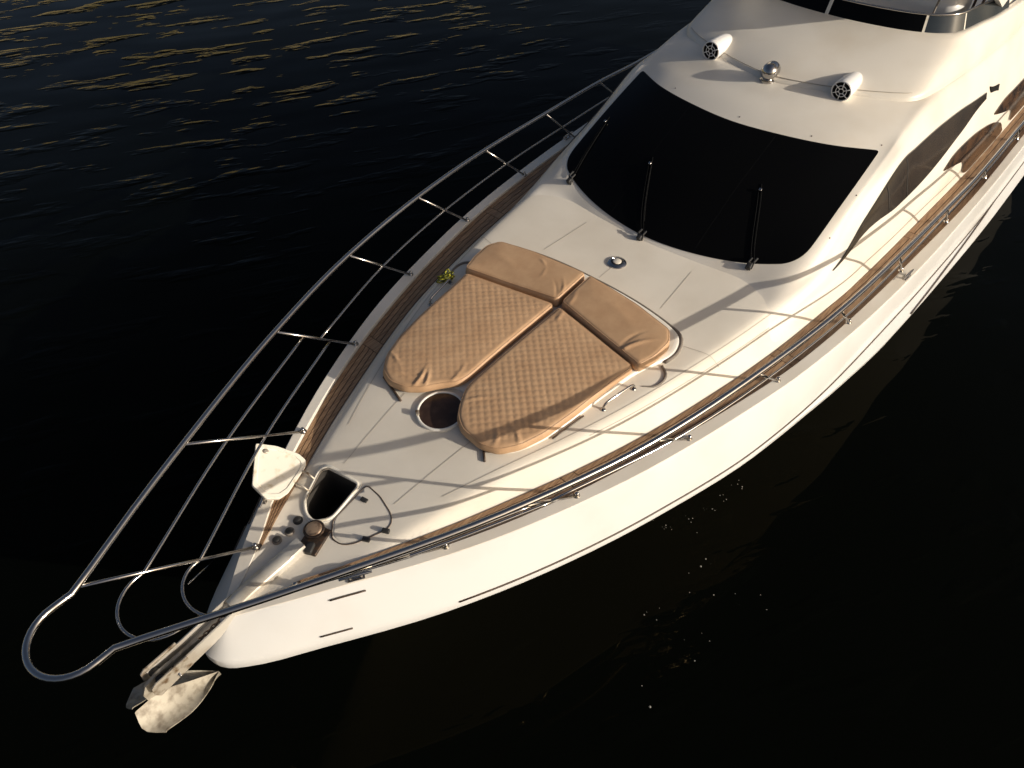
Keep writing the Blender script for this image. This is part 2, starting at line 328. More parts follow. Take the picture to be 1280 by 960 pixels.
# hull
st = np.concatenate([[.2, .205, .215, .235, .26, .30, .36, .44, .54, .66, .8], np.arange(1.0, 15.01, .2)])
def hull_curves(q, sg):
    e = math.exp(-(q - .2) / .35); qk = max(q - .2 * e, 0.) if q > .2 else 0.
    C = np.array([-q, yC(q), zC(q)]); K = np.array([-qk, yK(qk), zK(qk)])
    if q <= .2: C[1] = 0; K[1] = 0
    dirv = K - C
    row = [C]
    out = np.array([.0, .006, -.008]) if q > .3 else np.array([.012, .008 if q > .2 else 0, -.012])
    P1 = C + out; row.append(P1)
    for f, bul in ((.025, .001), (.06, .003), (.12, .005), (.33, .011), (.66, .011), (.93, .003)):
        p = P1 + (K - P1) * f; p[1] += bul * min(1, (q - .2) * 6); row.append(p)
    row.append(K)
    wr = wR(qk)
    ed = np.array([0, 1., 0]) if qk > .4 else np.array([.7, .7 if q > .2 else 0, 0])
    Rr = K + ed * wr + np.array([0, 0, -.035 - .1 * wr]); row.append(Rr)
    R2 = K + ed * wr * .96 + np.array([0, 0, -.085 - .1 * wr]); row.append(R2)
    qw = q + 1.3 * math.exp(-(q - .2) / 2.2)
    W = np.array([-qw, yW(qw) if q > .2 else 0, 0.0])
    for f in (.35, .7): row.append(R2 + (W - R2) * f + np.array([0, .10 * f * (1 - f) * min(1, q / 4), 0]))
    row.append(W); row.append(np.array([-qw - .15, W[1] * .7, -.45]))
    A = np.array(row); A[:, 1] *= sg; return A
mb = MB()
for sg in (1, -1):
    mb.grid([hull_curves(q, sg) for q in st], flip=sg < 0)
hull = mb.build('hull', 'hull_white', yacht, angle=30)
# rub rails: a dark line along the knuckle on both sides
for sg in (1, -1):
    t = MB().tube([(-q, sg * (yK(q) + .004), zK(q) - .006) for q in np.concatenate([np.arange(1.5, 15, .2)])], .0085, 6).build('rub_rail', 'stripe', hull)
    # a second styling line dropping across the shoulder
    L2 = [(-q, sg * (yK(q) + wR(q) * f + .0), zK(q) - (.035 + .1 * wR(q)) * f + .004) for q, f in zip(np.linspace(10.5, 7.4, 12), np.linspace(.02, .95, 12))]
    MB().tube(L2, .008, 6).build('styling_line', 'stripe', hull)
# slots in the topsides near the bow (port and starboard)
def hull_pt(q, f, sg, d=.004):
    C = np.array([-q, yC(q), zC(q)]); qk = q - .2 * math.exp(-(q - .2) / .35); K = np.array([-qk, yK(qk), zK(qk)])
    C = C + np.array([0, .018, -.012]); p = C + (K - C) * f; p[1] += .022 * math.sin(math.pi * min(1, f)) ; p[1] += d; p[1] *= sg; return p
for sg in (1, -1):
    for (qa, qb, f) in ((.80, 1.02, .14), (.66, .84, .86)):
        MB().tube([hull_pt(q, f, sg, .002) for q in np.linspace(qa, qb, 6)], .006, 6).build('drain_slot', 'stripe', hull)

# gunwale cap (raised toe rail)
mb = MB()
for sg in (1, -1):
    rows = []
    for q in st:
        c = yC(q); o = yO(q) if q > .2 else 0; z = zC(q)
        rows.append([(-q, sg * c, z), (-q, sg * (c - .006 if c > .02 else c), z + .004), (-q, sg * (o + .006 if c > .02 else o), z + .004), (-q, sg * (o + .001 if c > .02 else o), z), (-q, sg * o, zI(q) - .02)])
    mb.grid(rows, flip=sg > 0)
cap = mb.build('gunwale', 'cabin_cream', yacht, angle=12)

# foredeck by constrained triangulation with the locker opening cut out
leaf = [(-1.605, .0), (-1.60, .16), (-1.55, .34), (-1.50, .40), (-1.44, .405), (-1.20, .285), (-1.14, .22), (-1.125, .12), (-1.235, .005)]
hole = [(-1.565, -.045), (-1.51, -.37), (-1.455, -.40), (-1.22, -.30), (-1.155, -.21), (-1.145, -.115), (-1.24, -.012)]
def cdt(outer, holes, pts, zf):
    vs = []; ed = []
    for loop in [outer] + holes:
        k = len(vs); vs += [Vector(p) for p in loop]; ed += [(k + i, k + (i + 1) % len(loop)) for i in range(len(loop))]
    vs += [Vector(p) for p in pts]
    r = delaunay_2d_cdt(vs, ed, [], 0, 1e-6)
    V2 = r[0]
    def inside(p, L):
        c = False; j = len(L) - 1
        for i in range(len(L)):
            if (L[i][1] > p[1]) != (L[j][1] > p[1]) and p[0] < (L[j][0] - L[i][0]) * (p[1] - L[i][1]) / (L[j][1] - L[i][1]) + L[i][0]: c = not c
            j = i
        return c
    F = []
    for f in r[2]:
        m = [sum(V2[i][k] for i in f) / 3 for k in (0, 1)]
        if inside(m, outer) and not any(inside(m, h) for h in holes): F.append(tuple(f))
    A = np.array([(p[0], p[1]) for p in V2]); Z = zf(A[:, 0], A[:, 1])
    return [(A[i, 0], A[i, 1], Z[i]) for i in range(len(A))], F
dq = np.concatenate([[.21, .25, .3, .36], np.arange(.45, 7.01, .07)])
qe = dq[-1]; ye = float(yO(qe)) - .02
outer = [(-q, float(yO(q)) - .001) for q in dq] + [(-qe, y) for y in np.linspace(ye, -ye, 90)] + [(-q, -float(yO(q)) + .001) for q in dq[::-1]]
pts = []
for q in np.arange(.3, 6.9, .055):
    yi = float(yI(q)); yo = float(yO(q))
    for t in list(np.linspace(-.74, .74, max(3, int(yi * 1.5 / .055)))) + [s * (1 - d / yi) for s in (-1, 1) for d in np.concatenate([np.linspace(0, .26, 11), [.30, .35]]) if d < yi * .24]:
        if abs(t * yi) < yo - .008: pts.append((-q, t * yi))
V_, F_ = cdt(outer, [hole], pts, deckz)
deck = MB().add(V_, F_).build('foredeck', 'nonskid', yacht)
# aft side deck beneath the teak
mb = MB()
for sg in (1, -1):
    mb.grid([[(-q, sg * (float(yI(q)) - .35), zI(q) - .004), (-q, sg * float(yO(q)), zI(q) - .004)] for q in np.arange(6.9, 15, .3)], flip=sg > 0)
mb.build('side_deck_base', 'nonskid', yacht)

# moulded seams of the foredeck
def ribbon(pts, wd, zf, lift=.003):
    P = [Vector((p[0], p[1], 0)) for p in pts]; rows = []
    for i, p in enumerate(P):
        t = (P[min(i + 1, len(P) - 1)] - P[max(i - 1, 0)]).normalized(); n = Vector((-t.y, t.x, 0)) * wd / 2
        rows.append([(a.x, a.y, float(zf(a.x, a.y)) + lift) for a in (p - n, p + n)])
    return MB().grid(rows)
def seg(a, b, n=24): return [(a[0] + (b[0] - a[0]) * t, a[1] + (b[1] - a[1]) * t) for t in np.linspace(0, 1, n)]
for sg in (1, -1):
    ribbon(seg((-1.62, sg * .30), (-2.42, sg * .40)), .006, deckz).build('deck_seam', 'seam', deck)
    ribbon(seg((-4.75, sg * .72), (-5.42, sg * .66)), .006, deckz).build('deck_seam', 'seam', deck)
    ribbon(seg((-4.56, sg * 1.50), (-4.46, sg * 1.16)), .006, deckz).build('deck_seam', 'seam', deck)
    ribbon([(-q, sg * (float(yI(q)) - .22)) for q in np.arange(1.9, 6.0, .1)], .007, deckz).build('deck_seam', 'seam', deck)
    ribbon([(-q, sg * (float(yI(q)) - .15)) for q in np.arange(3.1, 5.7, .1)], .005, deckz).build('deck_seam', 'seam', deck)
ribbon(seg((-4.74, 0.0), (-5.0, 0)), .005, deckz).build('deck_seam', 'seam', deck)

# teak side decks, plank by plank
for sg in (1, -1):
    rows = [[(-q, sg * (float(yI(q)) + .001), zI(q) + .0095), (-q, sg * (float(yO(q)) - .001), zI(q) + .0095)] for q in np.concatenate([[.70], np.arange(.8, 13, .15)])]
    sd = MB().grid(rows, flip=sg > 0).build('side_deck', 'caulk', yacht, fix=False)
    joints = [.74, 2.70, 2.82, 5.18, 5.30, 8.05, 8.18, 12.9]
    for a, b in zip(joints[:-1], joints[1:]):
        short = b - a < .3; np_ = 1 if short else 4
        for k in range(np_):
            qs = np.linspace(a + .004, b - .004, max(2, int((b - a) / .22))); top = []; bot = []
            rows = []
            for q in qs:
                y0 = float(yI(q)); wd = float(yO(q)) - y0; gap = min(.0045, wd * .06)
                ya = y0 + wd * k / np_ + gap; yb = y0 + wd * (k + 1) / np_ - gap; z = float(zI(q)) + .014
                rows.append([(-q, sg * ya, z - .012), (-q, sg * ya, z), (-q, sg * yb, z), (-q, sg * yb, z - .012)])
            m_ = MB().grid(rows, flip=sg > 0)
            n = len(rows); m_.add(rows[0], [(0, 1, 2, 3)]); m_.add(rows[-1], [(3, 2, 1, 0)])
            m_.build('plank', 'teak', sd, smooth=False)

# ------------------------------------------------------------------ superstructure
def patch(surf, uv, nu, nv, off, skirt=.012):
    """uv(a,b) with a,b in 0..1 -> surface parameters; a sheet standing off the surface, with a closed rim"""
    P = np.array([[surf.off_pt(*uv(a, b), off) for b in np.linspace(0, 1, nv)] for a in np.linspace(0, 1, nu)])
    B = np.array([[surf.off_pt(*uv(a, b), off - skirt) for b in np.linspace(0, 1, nv)] for a in np.linspace(0, 1, nu)])
    m_ = MB().grid(P)
    ring = [(i, 0) for i in range(nu)] + [(nu - 1, j) for j in range(1, nv)] + [(i, nv - 1) for i in range(nu - 2, -1, -1)] + [(0, j) for j in range(nv - 2, 0, -1)]
    r0 = [P[i, j] for i, j in ring]; r1 = [B[i, j] for i, j in ring]; r0.append(r0[0]); r1.append(r1[0])
    m_.grid([r0, r1]); return m_
us = np.concatenate([np.linspace(0, 5, 61), np.linspace(5.2, 9, 24)]); vs_ = np.linspace(-8, 8, 129)
sup = MB().grid([[S(u, v) for v in vs_] for u in us]).build('superstructure', 'cabin_cream', yacht)
def ws_uv(a, b):
    u0, u1 = 1.03, 2.97; u = u0 + (u1 - u0) * a
    rb, rt = .30, .07; vm = 3.0; d = 0
    if u - u0 < rb: d = (1 - math.sqrt(max(0, 1 - (1 - (u - u0) / rb) ** 2))) * .42
    elif u1 - u < rt: d = (1 - math.sqrt(max(0, 1 - (1 - (u1 - u) / rt) ** 2))) * .12
    return u, (2 * b - 1) * (vm - d)
def ws_ease(a): return .5 - .5 * math.cos(math.pi * a)
wsc = patch(S, lambda a, b: ws_uv(ws_ease(a), b), 49, 61, .007).build('windscreen', 'glass', sup, angle=50)
def on_surf(path, off, surf=S): return [surf.off_pt(u, v, off) for u, v in path]
for sg in (1, -1):
    MB().tube(on_surf([(u, sg * .95) for u in np.linspace(1.06, 2.94, 20)], .0062), .0014, 5).build('glazing_seam', 'wiper_black', sup)
# side windows
for sg in (1, -1):
    tipu, endu = 1.05, 7.02
    def side_uv(a, b, sg=sg):
        u = tipu + (endu - tipu) * a
        lo = float(pchip(list(zip([1.05, 1.5, 2, 3, 4, 5, 6, 7.02], [5.18, 5.48, 5.74, 6.01, 6.02, 6.0, 5.97, 5.80])))(u))
        hi = float(pchip(list(zip([1.05, 1.5, 2, 3, 4, 5, 6, 6.8, 7.02], [5.16, 5.17, 5.14, 4.99, 4.95, 4.95, 5.0, 5.04, 5.10])))(u))
        return u, sg * (hi + (lo - hi) * b)
    sw = patch(S, side_uv, 60, 9, .014, .03).build('side_window', 'glass_side', sup, angle=50)
    for uu in (2.55, 3.25):
        MB().tube(on_surf([(uu + .12 * b, side_uv((uu - tipu) / (endu - tipu), b)[1]) for b in np.linspace(.02, .98, 8)], .015), .005, 5).build('window_mullion', 'rubber', sup)
    def low_uv(a, b, sg=sg):
        u = 5.28 + 2.6 * a
        hi = float(pchip(list(zip([5.28, 5.66, 6.42, 7.18, 7.6, 7.88], [6.58, 6.47, 6.57, 6.81, 7.15, 7.7])))(u)); lo = float(pchip(list(zip([5.28, 5.6, 5.84, 6.1, 6.31, 6.8, 7.88], [6.62, 6.80, 6.93, 7.10, 7.55, 7.82, 7.80])))(u))
        return u, sg * (hi + (lo - hi) * b)
    patch(S, low_uv, 30, 7, .014, .03).build('lower_window', 'glass_brown', sup, angle=50)
    def low2_uv(a, b, sg=sg):
        u = 7.30 + 1.3 * a
        hi = float(pchip(list(zip([7.3, 7.74, 8.06, 8.6], [6.62, 6.47, 6.48, 6.6])))(u)); lo = float(pchip(list(zip([7.3, 7.6, 7.85, 8.05, 8.6], [6.66, 6.85, 7.05, 7.7, 7.8])))(u))
        return u, sg * (hi + (lo - hi) * b)
    patch(S, low2_uv, 20, 7, .014, .03).build('lower_window', 'glass_brown', sup, angle=50)
    def vent_uv(a, b, sg=sg): return 7.13 + .06 * b + .3 * a - .08 * a * b, sg * (4.95 + .5 * a + .72 * b - .2 * a * b)
    patch(S, vent_uv, 4, 4, .014, .03).build('air_intake', 'dark', sup, angle=50)
# small fixing screws round the windscreen
for (u, v) in [(3.12, -1.6), (3.12, .1), (3.1, 1.55), (3.12, 2.95), (2.2, 3.35), (1.5, 3.45)]:
    p = S.off_pt(u, v, .0); n = Vector(S.nrm(u, v)); Rm = n.to_track_quat('Z', 'Y').to_matrix()
    MB().lathe(p, [(.008, -.002), (.008, .003), (.004, .005)], 8, Rm).build('screw', 'stripe', sup)
# wipers
for (v, L, tv) in ((-2.37, .90, -.24), (-.08, .84, -.74), (2.10, 1.0, -.72)):
    wp = empty('wiper', YLOC)
    base = S.off_pt(1.0, v, .0); n = Vector(S.nrm(1.0, v)); Rm = n.to_track_quat('Z', 'Y').to_matrix()
    wb = MB().box(S.off_pt(.93, v, .03), (.05, .07, .06), Rm, .01)
    for s in (-1, 1): wb.tube([S.off_pt(.90, v + s * .05, .0), S.off_pt(1.0, v + s * .05, .06), S.off_pt(1.1, v + s * .05, .045)], .011, 8)
    wo = wb.build('wiper', 'rubber', yacht, angle=40)
    bpy.data.objects.remove(wp)
    for s in (-.03, .03):
        MB().tube(on_surf([(1.05 + L * t, v + s + tv * t) for t in np.linspace(0, 1, 12)], .022), .0042, 6).build('wiper_arm', 'wiper_black', wo)
    MB().tube(on_surf([(1.25 + (L - .1) * t, v + tv * (t * .9 + .15) - .02) for t in np.linspace(0, 1, 12)], .012), .0055, 6).build('wiper_blade', 'wiper_black', wo)
    MB().box(S.off_pt(1.05 + L, v + tv, .035), (.03, .03, .02), Rm, .005).build('wiper_clip', 'steel', wo)

# flybridge
us2 = np.concatenate([np.linspace(0, 1, 6), np.linspace(1.1, 4, 22), np.linspace(4.1, 7, 22)]); vs2 = np.linspace(-9, 9, 145)
fly = MB().grid([[FB(u, v) for v in vs2] for u in us2]).build('flybridge', 'cabin_cream', yacht)
MB().tube([FB(1.0, v) + np.array([.005, 0, .004]) for v in np.linspace(-3.6, 3.6, 50)], .004, 6).build('coaming_seam', 'seam', fly)
def glass_pt(v, h):
    p = FB(5.0, v); q = FB(6.0, v); d = q - p; d[2] = 0; n = np.linalg.norm(d); d = d / n if n > 1e-6 else d
    return p + np.array([0, 0, h * .17 - .004]) + d * (.0 + .07 * h)
vb = [-7.3, -5.2, -3.05, 0, 3.05, 5.2, 7.3]
for a, b in zip(vb[:-1], vb[1:]):
    P = [[glass_pt(v, h) for v in np.linspace(a + .03, b - .03, 16)] for h in (0, .5, 1)]
    Q = [[p + np.array([-.006, 0, 0]) for p in r] for r in P]
    front = abs(a + b) < 6.5
    MB().grid(P).grid(Q, flip=True).build('screen_panel', 'glass' if front else 'glass_clear', fly, fix=False)
for v in vb[1:-1]:
    wd = .22 if abs(v) < 4 else .1
    MB().grid([[glass_pt(v + s * wd / 4, h) + np.array([.004, 0, 0]) for s in (-1, 1)] for h in np.linspace(0, 1, 4)]).grid([[glass_pt(v + s * wd / 4, h) + np.array([-.01, 0, 0]) for s in (1, -1)] for h in np.linspace(0, 1, 4)]).build('screen_post', 'cream', fly, fix=False)
MB().tube([glass_pt(v, 1.02) for v in np.linspace(-7.4, 7.4, 90)], .014, 8).build('screen_rail', 'steel', fly)
# helm console, seats and wheel behind the screen
cs = MB().box((-10.15, .30, 3.38), (.75, 1.9, .62), None, .16).build('helm_console', 'white_paint', fly)
cs2 = MB().box((-10.9, .45, 3.42), (.5, 1.3, .75), None, .14).build('helm_seat', 'cream', fly)
ring = [(-10.62 + .06 * math.cos(t), .85 + .2 * math.sin(t), 3.72 + .2 * math.cos(t)) for t in np.linspace(0, 2 * math.pi, 28, endpoint=False)]
MB().tube(ring, .014, 8, closed=True).build('steering_wheel', 'rubber', fly)
MB().tube(arc_pts([(-9.85, .95, 3.66), (-9.75, 1.02, 3.72), (-9.62, 1.04, 3.6), (-9.55, 1.05, 3.45), (-9.55, 1.06, 3.2)]), .012, 8).build('cable', 'gasket', fly)
for dy in (0, .18):
    MB().tube(arc_pts([(-10.2, 1.22 + dy, 3.15), (-10.15, 1.22 + dy, 3.6), (-10.4, 1.22 + dy, 3.72), (-10.7, 1.22 + dy, 3.6), (-10.75, 1.22 + dy, 3.15)]), .016, 8).build('seat_frame', 'stripe', fly)

# loudspeakers on the brow
def surf_z(x, y, surf=S):
    best = None
    for u in np.linspace(3, 6, 61):
        for v in np.linspace(-4, 4, 81):
            p = surf(u, v); d = (p[0] - x) ** 2 + (p[1] - y) ** 2
            if best is None or d < best[0]: best = (d, p[2])
    return best[1]
for sg in (1, -1):
    c = Vector((-7.93, sg * .80, 3.138)); ax = Vector((1, 0, -.03)).normalized(); Rm = ax.to_track_quat('Z', 'Y').to_matrix()
    r = .112
    sp = MB().lathe(c, [(.0, -.44), (.034, -.435), (.062, -.41), (.085, -.35), (.100, -.26), (.109, -.15), (r, -.05), (r, -.005), (r - .004, .004), (r - .012, .006), (r - .014, -.012), (.0, -.012)], 36, Rm)
    sz = surf_z(-8.1, sg * .8)
    sp.box((-8.10, sg * .80, (sz + 3.07) / 2), (.10, .05, 3.09 - sz + .02), None, .008)
    spo = sp.build('loudspeaker', 'white_paint', yacht, angle=40)
    MB().lathe(c, [(.0, -.009), (r - .016, -.009), (r - .016, -.007), (0, -.007)], 36, Rm, cap=False).build('speaker_cone', 'dark', spo)
    g_ = MB()
    for k in range(6):
        a = k * math.pi / 3 + .3
        g_.tube([c + Rm @ Vector((.022 * math.cos(a), .022 * math.sin(a), .002)), c + Rm @ Vector(((r - .012) * math.cos(a + .15), (r - .012) * math.sin(a + .15), .002))], .0055, 6)
    for rad in (.026, .058, r - .010):
        g_.tube([c + Rm @ Vector((rad * math.cos(t), rad * math.sin(t), .002)) for t in np.linspace(0, 2 * math.pi, 30, endpoint=False)], .0042, 6, closed=True)
    g_.build('grille', 'white_paint', spo)
# chrome searchlight
hz = surf_z(-7.83, 0)
sl_ = MB().lathe((-7.83, 0, hz - .01), [(.085, 0), (.085, .02), (.06, .03), (.045, .06), (.045, .08)], 28)
Rm = Vector((1, 0, 0)).to_track_quat('Z', 'Y').to_matrix()
slo = sl_.lathe((-7.83, 0, hz + .10), [(0, -.10), (.07, -.10), (.085, -.095), (.092, -.07), (.092, .0), (.085, .045), (.062, .08), (.03, .10), (0, .105)], 32, Rm).build('searchlight', 'steel', yacht, angle=40)
MB().lathe((-7.83, 0, hz + .10), [(0, -.103), (.07, -.103)], 28, Rm, cap=False).build('searchlight_lens', 'dark', slo)

# ------------------------------------------------------------------ sun pad platform and deck fittings
def smooth_loop(P, n=6):
    P = np.asarray(P, float); N = len(P); out = []
    for i in range(N):
        a, b, c, d = P[i - 1], P[i], P[(i + 1) % N], P[(i + 2) % N]
        for k in range(n):
            t = k / n; out.append(.5 * ((2 * b) + (c - a) * t + (2 * a - 5 * b + 4 * c - d) * t * t + (3 * b - a - 3 * c + d) * t ** 3))
    return np.array(out)
half = [(-4.685, 0), (-4.68, .3), (-4.655, .6), (-4.60, .90), (-4.53, 1.06), (-4.40, 1.135), (-4.22, 1.14), (-3.9, 1.03), (-3.5, .965), (-3.0, .90), (-2.72, .83), (-2.52, .72), (-2.44, .58), (-2.45, .42), (-2.56, .28), (-2.66, .20), (-2.73, .08), (-2.74, 0)]
plat = smooth_loop(half + [(x, -y) for x, y in half[-2:0:-1]], 5)
def loft_plat(P, ins, hs):
    rows = []; P2 = [Vector((p[0], p[1], 0)) for p in P]; N = len(P2)
    for d, h in zip(ins, hs):
        r = []
        for i in range(N):
            t = (P2[(i + 1) % N] - P2[i - 1]).normalized(); n = Vector((-t.y, t.x, 0))
            ce = Vector((-3.6, 0, 0)); n = n if (ce - P2[i]).dot(n) > 0 else -n
            p = P2[i] + n * d; r.append((p.x, p.y, float(deckz(p.x, p.y)) + h))
        r.append(r[0]); rows.append(r)
    return rows
rows = loft_plat(plat, (0, .004, .012, .022, .05), (-.01, .012, .022, .026, .026))
m_ = MB().grid(rows)
pf = m_.build('sun_pad_platform', 'gelcoat', yacht, angle=50)
V_, F_ = cdt([(p[0], p[1]) for p in rows[-1][:-1]], [], [(x, y) for x in np.arange(-4.6, -2.5, .09) for y in np.arange(-1.05, 1.06, .09)], lambda x, y: deckz(x, y) + .026)
MB().add(V_, F_).build('platform_top', 'nonskid', pf)
gk = [p for p in plat if p[0] < -4.12]
gk = sorted(gk, key=lambda p: math.atan2(p[1], -(p[0] + 3.9)))
MB().tube([(p[0] - .012 * (1 if p[0] < -4.5 else .3), p[1] + .012 * np.sign(p[1]) * (1 if p[0] > -4.6 else .3), float(deckz(p[0], p[1])) + .005) for p in gk], [.010 + .010 * math.exp(-((abs(p[1]) - 1.08) / .12) ** 2) for p in gk], 8).build('gasket_strip', 'gasket', pf)
for sg in (1, -1):
    a_ = arc_pts([(-4.12, sg * 1.14), (-4.06, sg * 1.22), (-3.97, sg * 1.245), (-3.87, sg * 1.22), (-3.80, sg * 1.14)], 6)
    MB().tube([(x, y, float(deckz(x, y)) + .004) for x, y in a_], [.004 + .010 * math.sin(math.pi * (1 - i / (len(a_) - 1)) * .7) for i in range(len(a_))], 8).build('cup_rim', 'gasket', pf)

# sun pad cushions
def dist_to(P, A):
    d = np.full(len(A), 1e9)
    for i in range(len(P)):
        a = P[i]; b = P[(i + 1) % len(P)]; ab = b - a; t = np.clip(((A - a) @ ab) / (ab @ ab), 0, 1)
        d = np.minimum(d, np.linalg.norm(A - (a + t[:, None] * ab), axis=1))
    return d
def round_poly(P, r, n=6):
    P = [Vector(p) for p in P]; out = []
    for i in range(len(P)):
        a, b, c = P[i - 1], P[i], P[(i + 1) % len(P)]; d0 = min(r, (a - b).length * .45); d1 = min(r, (c - b).length * .45)
        p0 = b + (a - b).normalized() * d0; p1 = b + (c - b).normalized() * d1
        for k in range(n + 1):
            t = k / n; out.append(tuple(p0 * (1 - t) ** 2 + b * 2 * t * (1 - t) + p1 * t * t))
    return out
def densify(P, s):
    out = []
    for i in range(len(P)):
        a = np.array(P[i]); b = np.array(P[(i + 1) % len(P)]); n = max(1, int(np.linalg.norm(b - a) / s))
        for k in range(n): out.append(tuple(a + (b - a) * k / n))
    return out
def cushion(name, poly, T, rad, quilt, folds, zoff, grid=.013, wedge=None):
    P = np.array(densify(poly, .016)); N = len(P)
    tang = np.roll(P, -1, 0) - np.roll(P, 1, 0); tang /= np.linalg.norm(tang, axis=1)[:, None]
    area = .5 * np.sum(P[:, 0] * np.roll(P[:, 1], -1) - np.roll(P[:, 0], -1) * P[:, 1])
    nrm = np.stack([-tang[:, 1], tang[:, 0]], 1) * (1 if area > 0 else -1)
    inn = []
    for d in (.006, .016, .03): inn += [tuple(p) for p in P + nrm * d]
    xs = np.arange(P[:, 0].min(), P[:, 0].max(), grid); ys = np.arange(P[:, 1].min(), P[:, 1].max(), grid)
    X, Y = np.meshgrid(xs, ys); A = np.stack([X.ravel(), Y.ravel()], 1)
    A = A + rng.uniform(-.002, .002, A.shape)
    D = dist_to(P, A); A = A[D > .038]
    def zf(x, y):
        A_ = np.stack([x, y], 1); d = dist_to(P, A_); dd = np.minimum(d, rad)
        h = T - rad + np.sqrt(np.maximum(rad ** 2 - (rad - dd) ** 2, 0))
        h = h + .012 * (1 - np.exp(-d / .15))
        if wedge is not None: h = h + wedge(x, y)
        if quilt:
            s = quilt; a = (x + y) * .7071 / s; b = (x - y) * .7071 / s
            qx = np.abs(np.sin(math.pi * (a + .05 * np.sin(3 * y)))); qy = np.abs(np.sin(math.pi * (b + .06 * np.sin(2.3 * x))))
            puff = (qx ** .5) * (qy ** .5)
            amp = .0055 * np.clip((d - .03) / .05, 0, 1) * (.85 + .25 * np.sin(2.1 * x + 1.3) * np.sin(2.7 * y))
            h = h + amp * (puff - .75)
        h = h + .004 * np.sin(4.1 * x + 2.2 * y) * np.sin(3.3 * y - 1.7 * x)
        for (fx, fy, ang, ln, wd, am) in folds:
            ux = (x - fx) * math.cos(ang) + (y - fy) * math.sin(ang); uy = -(x - fx) * math.sin(ang) + (y - fy) * math.cos(ang) + .12 * ux * ux / max(ln, .01)
            h = h + am * np.exp(-(uy / wd) ** 2) * np.exp(-(ux / ln) ** 2) * np.clip(d / .02, 0, 1)
        return np.asarray(deckz(x, y)) + zoff + h
    V2, F2 = cdt([tuple(p) for p in P], [], inn + [tuple(p) for p in A], zf)
    m = MB().add(V2, F2)
    zt = zf(P[:, 0], P[:, 1]); zb = deckz(P[:, 0], P[:, 1]) + zoff
    zm = (zt * .45 + zb * .55); Pm = P - nrm * .008; Pb = P + nrm * .010
    rows = [[(*P[i % N], zt[i % N]) for i in range(N + 1)], [(*Pm[i % N], zm[i % N]) for i in range(N + 1)], [(*Pb[i % N], zb[i % N]) for i in range(N + 1)]]
    m.grid(rows)
    o = m.build(name, 'vinyl', None, angle=75)
    Pp = P + nrm * .010; zp = zf(Pp[:, 0], Pp[:, 1])
    MB().tube([(Pp[i, 0], Pp[i, 1], zp[i] + .001) for i in range(N)], .0045, 6, closed=True).build('piping', 'vinyl', o)
    return o
pad_half = [(-4.045, .028), (-2.86, .028), (-2.74, .05), (-2.64, .15), (-2.50, .25), (-2.41, .37), (-2.375, .53), (-2.43, .68), (-2.58, .79), (-2.80, .865), (-3.1, .915), (-3.6, .965), (-3.86, 1.0)]
head_half = [(-4.078, .022), (-3.875, 1.04), (-4.06, 1.09), (-4.27, 1.10), (-4.40, 1.02), (-4.48, .62), (-4.53, .022)]
PADZ = .028
for sg, nm in ((1, 'port'), (-1, 'starboard')):
    ph = [{(-2.74, .05): (-2.74, .035), (-2.64, .15): (-2.60, .10), (-2.50, .25): (-2.475, .185), (-2.41, .37): (-2.395, .31)}.get(p, p) if sg > 0 else p for p in pad_half]
    pp = round_poly([(x, sg * y) for x, y in ph], .05); hp = round_poly([(x, sg * y) for x, y in head_half], .045)
    if sg > 0:
        fo = [(-2.62, .72, 1.0, .12, .018, .010), (-2.5, .6, .5, .1, .02, .008), (-3.95, .12, .3, .10, .02, .008), (-2.7, .2, 2.4, .09, .016, .007)]
        lab = 'quilted tan sun pad with a rail shadow across it, over half the round skylight'
    else:
        fo = [(-2.55, -.33, .25, .12, .014, .016), (-2.58, -.27, .5, .10, .012, .013), (-2.48, -.55, 1.9, .14, .016, .009), (-2.6, -.70, 1.3, .12, .015, .009), (-2.75, -.1, .1, .16, .016, .008)]
        lab = 'quilted tan sun pad with creased front corner, beside the yellow-green cord'
    o = cushion('sun_pad', pp, .085, .035, .060, fo, PADZ)
    tag(o, lab, 'cushion', 'sun pad cushions on the foredeck')
    if sg > 0:
        fo = [(-4.02, .86, 2.7, .16, .018, .015), (-4.08, .80, 2.9, .12, .014, -.008), (-4.3, .5, 1.4, .2, .05, .005), (-4.15, .1, .2, .1, .02, .006)]
        lab = 'smooth tan headrest bolster with a deep fold, next to the steel grab handle'
    else:
        fo = [(-4.20, -.05, .5, .11, .011, .010), (-4.16, -.10, .7, .10, .010, -.006), (-4.40, -.46, 1.2, .05, .014, .007), (-4.28, -.35, .3, .07, .014, .003), (-4.2, -.8, 1.5, .2, .04, .004)]
        lab = 'smooth tan headrest bolster with small puckers, on the side of the open locker lid'
    o = cushion('headrest_cushion', hp, .115, .03, 0, fo, PADZ, wedge=lambda x, y: np.clip((-x - 4.0) * .08, 0, .04))
    tag(o, lab, 'cushion', 'headrest cushions behind the sun pads')

